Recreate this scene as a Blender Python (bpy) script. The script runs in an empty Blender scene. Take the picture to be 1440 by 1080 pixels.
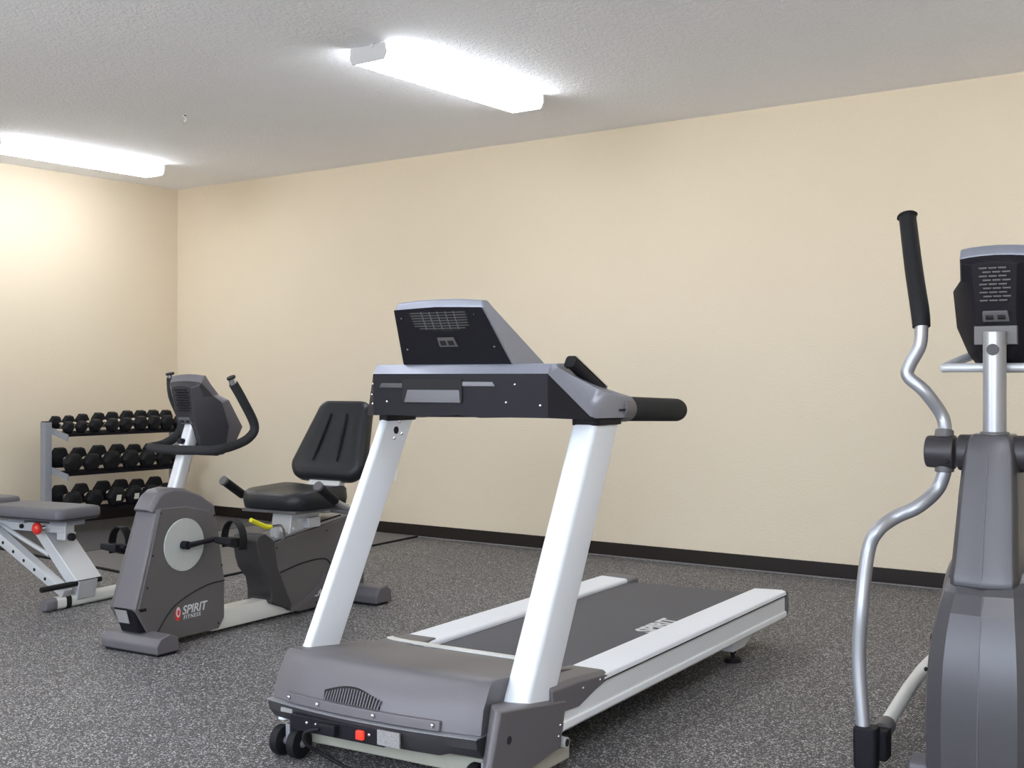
import bpy, bmesh, math, random
from mathutils import Vector, Matrix
random.seed(4)
R = math.radians
SC = bpy.context.scene
COL = SC.collection

# ------------------------------------------------------------------ camera, exposure, world
# world axes = room axes: +x runs along the long beige wall, the wall is y = 0, the left wall is x = 0
CAM_H = 1.146
cam_d = bpy.data.cameras.new('camera'); cam = bpy.data.objects.new('camera', cam_d); COL.objects.link(cam)
cam.location = (8.325, -6.668, CAM_H)
cam.rotation_euler = (R(90), 0, R(35.84))
cam_d.sensor_width = 36.0; cam_d.lens = 36.0 * 1700 / 1440; cam_d.shift_y = -9 / 1440
cam_d.clip_start = 0.05
SC.camera = cam
SC.view_settings.view_transform = 'Standard'; SC.view_settings.look = 'None'
SC.view_settings.gamma = 1.0; SC.view_settings.exposure = 2.15
SC.view_settings.use_curve_mapping = False
SKY = 2.3
W = bpy.data.worlds.new('world'); SC.world = W; W.use_nodes = True
# outside the windows: overcast sky above the horizon, added brighter half below to light the ceiling
wn = W.node_tree.nodes; wl = W.node_tree.links
wtc = wn.new('ShaderNodeTexCoord'); wsx = wn.new('ShaderNodeSeparateXYZ'); wrp = wn.new('ShaderNodeValToRGB')
wmr = wn.new('ShaderNodeMapRange'); wmr.inputs['From Min'].default_value = -1; wmr.inputs['From Max'].default_value = 1
wl.new(wtc.outputs['Generated'], wsx.inputs[0]); wl.new(wsx.outputs['Z'], wmr.inputs['Value']); wl.new(wmr.outputs[0], wrp.inputs[0])
wrp.color_ramp.elements[0].position = .495; wrp.color_ramp.elements[0].color = (.70, .70, .70, 1)
wrp.color_ramp.elements[1].position = .505; wrp.color_ramp.elements[1].color = (.49, .55, .64, 1)
wl.new(wrp.outputs[0], wn['Background'].inputs[0]); wn['Background'].inputs[1].default_value = SKY * 2
SC.cycles.max_bounces = 10; SC.cycles.diffuse_bounces = 6
LAMP = 4.3            # luminance of the tube fixtures' lenses
RX, RY, RH = 10.9, -8.3, 2.74
WINDOWS = [(2.6, 5.8), (6.8, 10.0)]; WZ0, WZ1 = 0.75, 2.45     # daylight windows in the wall behind the camera
for wx0, wx1 in WINDOWS:                                # sampling portals in the openings (they emit nothing themselves)
    ld = bpy.data.lights.new('window_portal', 'AREA'); ld.shape = 'RECTANGLE'; ld.size = wx1 - wx0; ld.size_y = WZ1 - WZ0
    ld.cycles.is_portal = True
    lo_ = bpy.data.objects.new('window_portal', ld); COL.objects.link(lo_)
    lo_.location = ((wx0 + wx1) / 2, RY - .16, (WZ0 + WZ1) / 2); lo_.rotation_euler = (R(90), 0, 0)

# ------------------------------------------------------------------ materials
def mat(name, col, rough=0.5, metal=0.0, bump=None, spec=0.5, noise=None, emit=None, coat=0):
    m = bpy.data.materials.new(name); m.use_nodes = True
    nt = m.node_tree; n = nt.nodes; b = n['Principled BSDF']
    b.inputs['Base Color'].default_value = (*col, 1); b.inputs['Roughness'].default_value = rough
    b.inputs['Metallic'].default_value = metal; b.inputs['Specular IOR Level'].default_value = spec
    b.inputs['Coat Weight'].default_value = coat
    tc = n.new('ShaderNodeTexCoord')
    ns = n.new('ShaderNodeTexNoise'); ns.inputs['Scale'].default_value = (noise or (40, .06))[0]; ns.inputs['Detail'].default_value = 4
    nt.links.new(tc.outputs['Object'], ns.inputs['Vector'])
    amp = (noise or (40, .06))[1]
    mp = n.new('ShaderNodeMapRange'); mp.inputs['To Min'].default_value = 1 - amp; mp.inputs['To Max'].default_value = 1 + amp
    nt.links.new(ns.outputs['Fac'], mp.inputs['Value'])
    mx = n.new('ShaderNodeMix'); mx.data_type = 'RGBA'; mx.blend_type = 'MULTIPLY'; mx.inputs[0].default_value = 1
    mx.inputs[6].default_value = (*col, 1); nt.links.new(mp.outputs[0], mx.inputs[7]); nt.links.new(mx.outputs[2], b.inputs['Base Color'])
    if bump:
        b2 = n.new('ShaderNodeTexNoise'); b2.inputs['Scale'].default_value = bump[0]; b2.inputs['Detail'].default_value = 3
        nt.links.new(tc.outputs['Object'], b2.inputs['Vector'])
        bp = n.new('ShaderNodeBump'); bp.inputs['Strength'].default_value = bump[1]; bp.inputs['Distance'].default_value = bump[2]
        nt.links.new(b2.outputs['Fac'], bp.inputs['Height']); nt.links.new(bp.outputs[0], b.inputs['Normal'])
    if emit:
        b.inputs['Emission Color'].default_value = (*emit[0], 1); b.inputs['Emission Strength'].default_value = emit[1]
    return m

M = {}
M['wall'] = mat('beige_wall_paint', (0.70, 0.61, 0.475), 0.75, bump=(95, .35, .006), noise=(1.2, .02), spec=.25)
M['base'] = mat('dark_brown_vinyl_base', (0.017, 0.012, 0.010), 0.5, spec=.3, noise=(20, .1))
M['bead'] = mat('grey_floor_bead', (0.20, 0.19, 0.20), 0.5)
M['graph'] = mat('graphite_plastic', (0.128, 0.119, 0.130), 0.46, metal=.12, bump=(900, .10, .0006), noise=(300, .06))
M['graph_b'] = mat('blue_grey_plastic', (0.085, 0.082, 0.090), 0.36, metal=.35, bump=(900, .10, .0006), noise=(300, .06))
M['cgraph'] = mat('console_graphite_plastic', (0.030, 0.027, 0.031), 0.42, bump=(700, .15, .0006))
M['dgraph'] = mat('dark_graphite_plastic', (0.105, 0.098, 0.099), 0.48, bump=(700, .15, .0006), noise=(200, .06))
M['rim'] = mat('light_blue_grey_plastic', (0.24, 0.25, 0.30), 0.38, metal=.35, bump=(900, .1, .0006))
M['black'] = mat('black_plastic', (0.010, 0.009, 0.013), 0.55, bump=(800, .12, .0005), spec=.2)
M['colgrey'] = mat('dark_grey_plastic', (0.040, 0.038, 0.042), 0.5, bump=(800, .12, .0005))
M['psilver'] = mat('pale_silver_paint', (0.70, 0.72, 0.75), 0.4, metal=.08, noise=(80, .02))
M['rubber'] = mat('black_rubber', (0.010, 0.010, 0.0115), 0.6, bump=(300, .2, .0008), spec=.22)
M['foam'] = mat('dark_foam_grip', (0.026, 0.026, 0.027), 0.85, bump=(400, .35, .001), spec=.2)
M['vinyl'] = mat('black_vinyl_upholstery', (0.014, 0.015, 0.018), 0.42, bump=(500, .18, .0007), spec=.35)
M['gvinyl'] = mat('charcoal_vinyl_pad', (0.095, 0.093, 0.105), 0.55, bump=(400, .2, .0008))
M['white'] = mat('white_powder_coat', (0.74, 0.77, 0.82), 0.38, noise=(60, .015))
M['cream'] = mat('cream_painted_steel', (0.62, 0.62, 0.585), 0.42, noise=(60, .02))
M['frame'] = mat('shaded_cream_steel', (0.36, 0.35, 0.29), .5)  # cream paint darkened: shade under the treadmill front is put into this colour
M['silver'] = mat('silver_painted_metal', (0.56, 0.57, 0.59), 0.36, metal=.3, noise=(80, .03))
M['steel'] = mat('satin_steel_tube', (0.38, 0.385, 0.41), 0.38, metal=.6, noise=(60, .03))
M['chrome'] = mat('chrome', (0.75, 0.75, 0.76), 0.15, metal=1.0)
M['rackgrey'] = mat('grey_rack_enamel', (0.27, 0.28, 0.31), 0.45, noise=(60, .03))
M['hole'] = mat('dark_recess', (0.006, 0.006, 0.007), 0.8)
M['disc'] = mat('pale_grey_disc', (0.44, 0.46, 0.44), 0.45)
M['belt'] = mat('charcoal_running_belt', (0.062, 0.064, 0.078), 0.62, bump=(900, .2, .0006), noise=(8, .08))
M['letter'] = mat('pale_grey_print', (0.58, 0.59, 0.60), 0.6)
M['red'] = mat('red_plastic', (0.65, 0.03, 0.02), 0.35)
M['redlit'] = mat('lit_red_switch', (0.5, 0.02, 0.015), 0.35, emit=((1, .05, .02), 0.2))
M['yellow'] = mat('yellow_rubber_sleeve', (0.72, 0.66, 0.02), 0.45)
M['label'] = mat('grey_printed_label', (0.28, 0.27, 0.27), 0.5, noise=(180, .5))
M['plate'] = mat('ivory_plate', (0.74, 0.71, 0.64), 0.4)
M['fixture'] = mat('white_fixture_enamel', (0.50, 0.51, 0.54), 0.4)
M['screen'] = mat('dark_glass_screen', (0.01, 0.012, 0.015), 0.1)
g_ = bpy.data.materials.new('clear_window_glass'); g_.use_nodes = True; gn = g_.node_tree.nodes; gn.clear()
go = gn.new('ShaderNodeOutputMaterial'); gm = gn.new('ShaderNodeMixShader'); gt = gn.new('ShaderNodeBsdfTransparent'); gg = gn.new('ShaderNodeBsdfGlossy')
gg.inputs['Roughness'].default_value = .02; gm.inputs[0].default_value = .07; gt.inputs[0].default_value = (.97, .98, .98, 1)
g_.node_tree.links.new(gt.outputs[0], gm.inputs[1]); g_.node_tree.links.new(gg.outputs[0], gm.inputs[2]); g_.node_tree.links.new(gm.outputs[0], go.inputs[0])
M['glass'] = g_
M['lens'] = mat('lit_acrylic_lens', (0.9, 0.9, 0.92), 0.5, emit=((0.93, 0.965, 1.0), LAMP))

def floor_mat():
    m = bpy.data.materials.new('speckled_rubber_floor'); m.use_nodes = True
    nt = m.node_tree; n = nt.nodes; L = nt.links; b = n['Principled BSDF']
    tc = n.new('ShaderNodeTexCoord')
    def flecks(scale, lo, col_a):
        mpg = n.new('ShaderNodeMapping'); L.new(tc.outputs['Object'], mpg.inputs[0])
        ns = n.new('ShaderNodeTexNoise'); ns.inputs['Scale'].default_value = scale * .8; L.new(mpg.outputs[0], ns.inputs['Vector'])
        ad = n.new('ShaderNodeVectorMath'); ad.operation = 'MULTIPLY_ADD'; L.new(ns.outputs['Color'], ad.inputs[0])
        ad.inputs[1].default_value = (1.3 / scale,) * 3; L.new(mpg.outputs[0], ad.inputs[2])
        v = n.new('ShaderNodeTexVoronoi'); v.inputs['Scale'].default_value = scale; L.new(ad.outputs[0], v.inputs['Vector'])
        sp = n.new('ShaderNodeSeparateColor'); L.new(v.outputs['Color'], sp.inputs[0])
        g = n.new('ShaderNodeMath'); g.operation = 'GREATER_THAN'; g.inputs[1].default_value = lo; L.new(sp.outputs[0], g.inputs[0])
        d = n.new('ShaderNodeMath'); d.operation = 'LESS_THAN'; d.inputs[1].default_value = .42; L.new(v.outputs['Distance'], d.inputs[0])
        mu = n.new('ShaderNodeMath'); mu.operation = 'MULTIPLY'; L.new(g.outputs[0], mu.inputs[0]); L.new(d.outputs[0], mu.inputs[1])
        return mu.outputs[0], sp.outputs[1]
    f1, c1 = flecks(125, .60, None); f2, c2 = flecks(230, .60, None)
    base = n.new('ShaderNodeTexNoise'); base.inputs['Scale'].default_value = 60; L.new(tc.outputs['Object'], base.inputs['Vector'])
    r0 = n.new('ShaderNodeValToRGB'); r0.color_ramp.elements[0].color = (.026, .025, .027, 1); r0.color_ramp.elements[1].color = (.085, .080, .082, 1)
    L.new(base.outputs['Fac'], r0.inputs[0])
    rc = n.new('ShaderNodeValToRGB'); e = rc.color_ramp.elements; e[0].color = (.62, .63, .67, 1); e[1].color = (.62, .57, .50, 1)
    ne = e.new(.5); ne.color = (.27, .26, .26, 1); L.new(c1, rc.inputs[0])
    m1 = n.new('ShaderNodeMix'); m1.data_type = 'RGBA'; L.new(f1, m1.inputs[0]); L.new(r0.outputs[0], m1.inputs[6]); L.new(rc.outputs[0], m1.inputs[7])
    rc2 = n.new('ShaderNodeValToRGB'); rc2.color_ramp.elements[0].color = (.18, .18, .20, 1); rc2.color_ramp.elements[1].color = (.62, .60, .58, 1); L.new(c2, rc2.inputs[0])
    m2 = n.new('ShaderNodeMix'); m2.data_type = 'RGBA'; L.new(f2, m2.inputs[0]); L.new(m1.outputs[2], m2.inputs[6]); L.new(rc2.outputs[0], m2.inputs[7])
    L.new(m2.outputs[2], b.inputs['Base Color']); b.inputs['Roughness'].default_value = .62; b.inputs['Specular IOR Level'].default_value = .4
    bp = n.new('ShaderNodeBump'); bp.inputs['Strength'].default_value = .3; bp.inputs['Distance'].default_value = .002
    nb = n.new('ShaderNodeTexNoise'); nb.inputs['Scale'].default_value = 220; L.new(tc.outputs['Object'], nb.inputs['Vector'])
    L.new(nb.outputs['Fac'], bp.inputs['Height']); L.new(bp.outputs[0], b.inputs['Normal'])
    return m
M['floor'] = floor_mat()

def ceiling_mat():
    m = bpy.data.materials.new('knockdown_ceiling'); m.use_nodes = True
    nt = m.node_tree; n = nt.nodes; L = nt.links; b = n['Principled BSDF']
    b.inputs['Base Color'].default_value = (.93, .94, .98, 1); b.inputs['Roughness'].default_value = .8
    b.inputs['Specular IOR Level'].default_value = .3
    tc = n.new('ShaderNodeTexCoord')
    a = n.new('ShaderNodeTexNoise'); a.inputs['Scale'].default_value = 38; a.inputs['Detail'].default_value = 3; a.inputs['Distortion'].default_value = .8
    L.new(tc.outputs['Object'], a.inputs['Vector'])
    r = n.new('ShaderNodeValToRGB'); r.color_ramp.elements[0].position = .46; r.color_ramp.elements[1].position = .56; L.new(a.outputs['Fac'], r.inputs[0])
    c = n.new('ShaderNodeTexNoise'); c.inputs['Scale'].default_value = 90; c.inputs['Detail'].default_value = 4; L.new(tc.outputs['Object'], c.inputs['Vector'])
    ad = n.new('ShaderNodeMath'); ad.operation = 'MULTIPLY_ADD'; ad.inputs[1].default_value = .35; L.new(c.outputs['Fac'], ad.inputs[0]); L.new(r.outputs[0], ad.inputs[2])
    bp = n.new('ShaderNodeBump'); bp.inputs['Strength'].default_value = .6; bp.inputs['Distance'].default_value = .0045
    L.new(ad.outputs[0], bp.inputs['Height']); L.new(bp.outputs[0], b.inputs['Normal'])
    return m
M['ceil'] = ceiling_mat()

def mat_ribbed(name, c1, c2, ang, scale, flecks=0.0):
    m = bpy.data.materials.new(name); m.use_nodes = True
    nt = m.node_tree; n = nt.nodes; L = nt.links; b = n['Principled BSDF']; b.inputs['Roughness'].default_value = .55
    tc = n.new('ShaderNodeTexCoord'); mp = n.new('ShaderNodeMapping'); mp.inputs['Rotation'].default_value = (0, 0, ang); L.new(tc.outputs['Object'], mp.inputs[0])
    w = n.new('ShaderNodeTexWave'); w.inputs['Scale'].default_value = scale; L.new(mp.outputs[0], w.inputs['Vector'])
    mx = n.new('ShaderNodeMix'); mx.data_type = 'RGBA'; L.new(w.outputs['Fac'], mx.inputs[0]); mx.inputs[6].default_value = (*c1, 1); mx.inputs[7].default_value = (*c2, 1)
    L.new(mx.outputs[2], b.inputs['Base Color'])
    bp = n.new('ShaderNodeBump'); bp.inputs['Strength'].default_value = .5; bp.inputs['Distance'].default_value = .003
    L.new(w.outputs['Fac'], bp.inputs['Height']); L.new(bp.outputs[0], b.inputs['Normal'])
    return m
M['matrib'] = mat_ribbed('ribbed_rubber_mat', (.085, .083, .088), (.150, .145, .148), R(60), 9)
M['matdark'] = mat('dark_smooth_rubber_mat', (.050, .048, .052), .6, noise=(120, .4), bump=(200, .2, .001))

# ------------------------------------------------------------------ mesh helpers
class B:
    """collects shapes in a bmesh; .mi is the material slot of what is added next"""
    def __init__(s): s.bm = bmesh.new(); s.mi = 0
    def face(s, vs):
        try:
            f = s.bm.faces.new(vs); f.material_index = s.mi; return f
        except ValueError: return None
    def box(s, x0, x1, y0, y1, z0, z1):
        return s.loft([[(x0, y0, z0), (x1, y0, z0), (x1, y1, z0), (x0, y1, z0)], [(x0, y0, z1), (x1, y0, z1), (x1, y1, z1), (x0, y1, z1)]])
    def loft(s, rings, cap=True, segmats=None, closed=False):
        V = [[s.bm.verts.new(p) for p in r] for r in rings]
        n = len(V[0]); base = s.mi
        K = len(V) if closed else len(V) - 1
        for k in range(K):
            a, c = V[k], V[(k + 1) % len(V)]
            for i in range(n):
                j = (i + 1) % n
                if segmats: s.mi = segmats[i]
                s.face([a[i], a[j], c[j], c[i]])
        s.mi = base
        if cap and not closed: s.face(V[0][::-1]); s.face(V[-1])
        return s
    def prism(s, prof, x0, x1):         # profile in (y, z), extruded along x
        return s.loft([[(x0, y, z) for y, z in prof], [(x1, y, z) for y, z in prof]])
    def plan(s, prof, z0, z1):          # profile in (x, y), extruded upward
        return s.loft([[(x, y, z0) for x, y in prof], [(x, y, z1) for x, y in prof]])
    def tube(s, pts, r, seg=12, smooth=0, sect=None, cap=True):
        P = [Vector(p) for p in pts]; rad = r if isinstance(r, (list, tuple)) else [r] * len(P)
        if smooth and len(P) > 2:
            Q, RR = [], []
            for i in range(len(P) - 1):
                p0 = P[max(i - 1, 0)]; p1 = P[i]; p2 = P[i + 1]; p3 = P[min(i + 2, len(P) - 1)]
                for k in range(smooth):
                    t = k / smooth
                    Q.append(.5 * ((2 * p1) + (p2 - p0) * t + (2 * p0 - 5 * p1 + 4 * p2 - p3) * t * t + (3 * p1 - p0 - 3 * p2 + p3) * t ** 3))
                    RR.append(rad[i] * (1 - t) + rad[i + 1] * t)
            Q.append(P[-1]); RR.append(rad[-1]); P, rad = Q, RR
        if sect is None: sect = [(math.cos(2 * math.pi * i / seg), math.sin(2 * math.pi * i / seg)) for i in range(seg)]
        up = None; rings = []
        for i, p in enumerate(P):
            d = (P[min(i + 1, len(P) - 1)] - P[max(i - 1, 0)]).normalized()
            if up is None:
                ref = Vector((0, 0, 1)) if abs(d.z) < .85 else Vector((0, 1, 0))
                side = d.cross(ref).normalized()
            else: side = (side - d * side.dot(d)).normalized()
            up = side.cross(d).normalized()
            rings.append([tuple(p + side * (a * rad[i]) + up * (b * rad[i])) for a, b in sect])
        return s.loft(rings, cap)
    def cyl(s, p0, p1, r, seg=20, r1=None): return s.tube([p0, p1], [r, r if r1 is None else r1], seg)
    def ball(s, c, r, seg=10, sc=(1, 1, 1)):
        m = Matrix.Translation(c) @ Matrix.Diagonal((*[r * q for q in sc], 1))
        g = bmesh.ops.create_uvsphere(s.bm, u_segments=seg, v_segments=max(5, seg // 2 + 1), radius=1, matrix=m)
        for v in g['verts']:
            for f in v.link_faces: f.material_index = s.mi
        return s
    def xf(s, m):
        bmesh.ops.transform(s.bm, matrix=m, verts=s.bm.verts); return s

def rrect(w, d, r, n=4, cx=0, cy=0):
    """rounded rectangle outline, half sizes w, d"""
    out = []
    for (sx, sy, a0) in ((1, 1, 0), (-1, 1, 90), (-1, -1, 180), (1, -1, 270)):
        for k in range(n + 1):
            a = R(a0 + 90 * k / n)
            out.append((cx + sx * (w - r) + r * math.cos(a), cy + sy * (d - r) + r * math.sin(a)))
    return out

def mk(name, b, mats, parent=None, bevel=0.0, seg=2, sharp=38, subsurf=0, weld=False):
    bm = b.bm
    if weld: bmesh.ops.remove_doubles(bm, verts=bm.verts, dist=1e-5)
    bmesh.ops.recalc_face_normals(bm, faces=bm.faces)
    for f in bm.faces: f.smooth = True
    for e in bm.edges:
        if len(e.link_faces) == 2 and e.calc_face_angle(0) > R(sharp): e.smooth = False
    me = bpy.data.meshes.new(name); bm.to_mesh(me); bm.free()
    o = bpy.data.objects.new(name, me); COL.objects.link(o)
    for m in (mats if isinstance(mats, (list, tuple)) else [mats]): me.materials.append(M[m])
    if parent: o.parent = parent
    if bevel:
        md = o.modifiers.new('bevel', 'BEVEL'); md.width = bevel; md.segments = seg; md.limit_method = 'ANGLE'; md.angle_limit = R(32)
        md.harden_normals = False
        for e in me.edges: e.use_edge_sharp = False
        md.use_clamp_overlap = True
        wn = o.modifiers.new('wn', 'WEIGHTED_NORMAL'); wn.keep_sharp = False
    if subsurf:
        for e in me.edges: e.use_edge_sharp = False
        md = o.modifiers.new('sub', 'SUBSURF'); md.levels = subsurf; md.render_levels = subsurf
    return o

def empty(name, loc, rz=0):
    o = bpy.data.objects.new(name, None); COL.objects.link(o); o.location = loc; o.rotation_euler = (0, 0, rz)
    o.empty_display_size = .2; return o
def tag(o, label, cat, group=None, kind=None):
    o['label'] = label; o['category'] = cat
    if group: o['group'] = group
    if kind: o['kind'] = kind
    return o
def struct(o, label=None):
    o['kind'] = 'structure'
    if label: o['label'] = label
    return o
def text_bm(body, size, m, weight=0.0, shear=0.0, thick=.0008, spacing=1.0):
    """lettering as mesh, placed by matrix m (x = reading direction, y = up of the letters)"""
    c = bpy.data.curves.new('t', 'FONT'); c.body = body; c.size = size; c.extrude = thick; c.offset = weight; c.shear = shear
    c.space_character = spacing; c.resolution_u = 3
    o = bpy.data.objects.new('t', c); COL.objects.link(o)
    dg = bpy.context.evaluated_depsgraph_get(); me = bpy.data.meshes.new_from_object(o.evaluated_get(dg))
    b = B(); b.bm.from_mesh(me); b.xf(m)
    bpy.data.objects.remove(o); bpy.data.meshes.remove(me); bpy.data.curves.remove(c)
    return b
def basis(o, x, y):
    x = Vector(x).normalized(); y = Vector(y).normalized(); z = x.cross(y).normalized(); y = z.cross(x)
    m = Matrix((x, y, z)).transposed().to_4x4(); m.translation = Vector(o); return m

# ------------------------------------------------------------------ the room
b = B(); b.box(-.15, RX + .15, RY - .15, .15, -.12, 0); struct(mk('floor', b, 'floor'), 'dark grey rubber floor with pale flecks')
b = B(); b.box(-.15, RX + .15, RY - .15, .15, RH, RH + .12); struct(mk('ceiling', b, 'ceil'), 'white ceiling with knockdown plaster texture')
b = B(); b.box(-.15, RX + .15, 0, .15, 0, RH); struct(mk('wall_back', b, 'wall'), 'long beige textured wall behind the treadmill')
b = B(); b.box(-.15, 0, RY, 0, 0, RH); struct(mk('wall_left', b, 'wall'), 'beige wall behind the dumbbell rack')
b = B(); b.box(RX, RX + .15, RY, 0, 0, RH); struct(mk('wall_right', b, 'wall'))
b = B(); xs_ = [-.15] + [v for w_ in WINDOWS for v in w_] + [RX + .15]
for k in range(0, len(xs_), 2): b.box(xs_[k], xs_[k + 1], RY - .15, RY, 0, RH)
for w_ in WINDOWS: b.box(w_[0], w_[1], RY - .15, RY, 0, WZ0); b.box(w_[0], w_[1], RY - .15, RY, WZ1, RH)
struct(mk('wall_front', b, 'wall'))
for k, w_ in enumerate(WINDOWS):
    b = B(); x0, x1 = w_; fw = .05
    for a0, a1, c0, c1 in ((x0, x0 + fw, WZ0, WZ1), (x1 - fw, x1, WZ0, WZ1), ((x0 + x1) / 2 - .03, (x0 + x1) / 2 + .03, WZ0 + fw, WZ1 - fw), (x0 + fw, x1 - fw, WZ0, WZ0 + fw), (x0 + fw, x1 - fw, WZ1 - fw, WZ1)):
        b.box(a0, a1, RY - .10, RY - .04, c0, c1)
    wo = mk('window_%d' % (k + 1), b, 'fixture', None, .003); struct(wo, 'white framed window in the wall behind the camera')
    b = B(); b.box(x0 + fw, x1 - fw, RY - .073, RY - .067, WZ0 + fw, WZ1 - fw); mk('pane', b, 'glass', wo)
def baseboard(nm, x0, x1, y0, y1):
    b = B(); b.box(x0, x1, y0, y1, 0, .088); struct(mk(nm, b, 'base', bevel=.003), 'dark brown baseboard')
baseboard('baseboard_back', .012, RX - .012, -.012, 0)
baseboard('baseboard_left', 0, .012, RY, 0)
baseboard('baseboard_right', RX - .012, RX, RY, 0)
baseboard('baseboard_front', .012, RX - .012, RY, RY + .012)
b = B(); b.box(.012, RX - .012, -.026, -.012, 0, .007); struct(mk('trim_1', b, 'bead', bevel=.002), 'thin grey bead at the foot of the dark baseboard')

# ceiling fixtures
def light(x, y, label, first=False):
    t = empty('ceiling_light', (x, y, RH))
    tag(t, label, 'ceiling light', None)
    b = B(); b.box(-.075, .075, -.655, .655, -.022, 0); mk('housing', b, 'fixture', t, .003)
    b = B(); b.loft([[(px, yy, pz) for px, pz in [(-.105, -.018), (-.112, -.05), (-.098, -.078), (.098, -.078), (.112, -.05), (.105, -.018)]] for yy in (-.655, .655)])
    mk('diffuser', b, 'lens', t, .004)
    for s in (-1, 1):
        b = B()
        b.loft([[(px, s * (.655 + q), pz) for px, pz in [(-.113, -.002), (-.115, -.05), (-.10, -.081), (.10, -.081), (.115, -.05), (.113, -.002)]] for q in ((0, .012) if s > 0 else (.012, 0))])
        b.cyl((.03, s * .667, -.008), (.03, s * .672, -.008), .012, 12)
        mk('end_cap', b, 'fixture', t, .002)
    return t
light(4.37, -1.71, 'lit fluorescent wrap light on the ceiling above the treadmill')
light(.81, -1.52, 'lit fluorescent wrap light on the ceiling above the dumbbell rack, near the left wall')
light(7.93, -1.71, 'lit fluorescent wrap light right of the elliptical, outside the photo')
light(.81, -4.9, 'lit fluorescent wrap light on the left side, nearer the front wall')
light(4.37, -4.9, 'lit fluorescent wrap light over the middle of the room, outside the photo')
light(7.93, -5.2, 'lit fluorescent wrap light above the camera')

# little broken hook on the ceiling
t = empty('ceiling_hook', (2.415, -1.878, RH)); tag(t, 'tiny white broken hook with a dark hole on the ceiling, left of the light', 'hook')
b = B(); b.tube([(-.02, 0, -.001), (0, 0, -.012), (.012, 0, -.03), (.0, 0, -.042), (-.008, 0, -.03)], .004, 8, 4); mk('hook', b, 'plate', t)
b = B(); b.cyl((0, 0, .0), (0, 0, -.004), .007, 12); mk('hole', b, 'hole', t)
# outlet
t = empty('wall_outlet', (2.435, 0, .455)); tag(t, 'white wall outlet low on the beige wall between bike seat and treadmill post', 'outlet')
b = B(); b.box(-.045, .045, -.007, 0, -.062, .062); mk('cover_plate', b, 'plate', t, .002)
for z in (-.025, .025):
    b = B(); b.plan(rrect(.016, .013, .006), -.002, .002); b.xf(Matrix.Translation((0, -.008, z)) @ Matrix.Rotation(R(90), 4, 'X'))
    b.mi = 1; b.box(-.007, -.005, -.0108, -.0095, z - .004, z + .005); b.box(.005, .007, -.0108, -.0095, z - .004, z + .005); mk('socket', b, ['fixture', 'hole'], t)

# mats
def mat_quad(name, pts, m, label, h=.012):
    b = B(); b.mi = 0; b.plan(pts, 0, h)
    b.bm.faces.ensure_lookup_table()
    for f in b.bm.faces:
        f.normal_update()
        if abs(f.normal.z) < .5: f.material_index = 1
    cx = sum(p[0] for p in pts) / 4; cy = sum(p[1] for p in pts) / 4
    inn = [(cx + (x - cx) * .988, cy + (y - cy) * .988) for x, y in pts]
    b.mi = 0; b.plan(inn, h, h + .0015)
    for f in list(b.bm.faces):
        f.normal_update()
        if abs(f.normal.z) > .5 and abs(f.calc_center_median().z - h) < 1e-4: f.material_index = 1
    o = mk(name, b, [m, 'rubber'], None); tag(o, label, 'floor mat'); return o
mat_quad('rubber_mat', [(.02, -2.06), (1.497, -2.20), (1.255, -.035), (.02, -.035)], 'matdark', 'dark smooth rubber mat lying under the dumbbell rack')
mat_quad('rubber_mat', [(1.50, -2.20), (2.96, -2.335), (2.70, -.035), (1.258, -.035)], 'matrib', 'grey ribbed rubber mat on the floor behind the recumbent bike')

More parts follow.
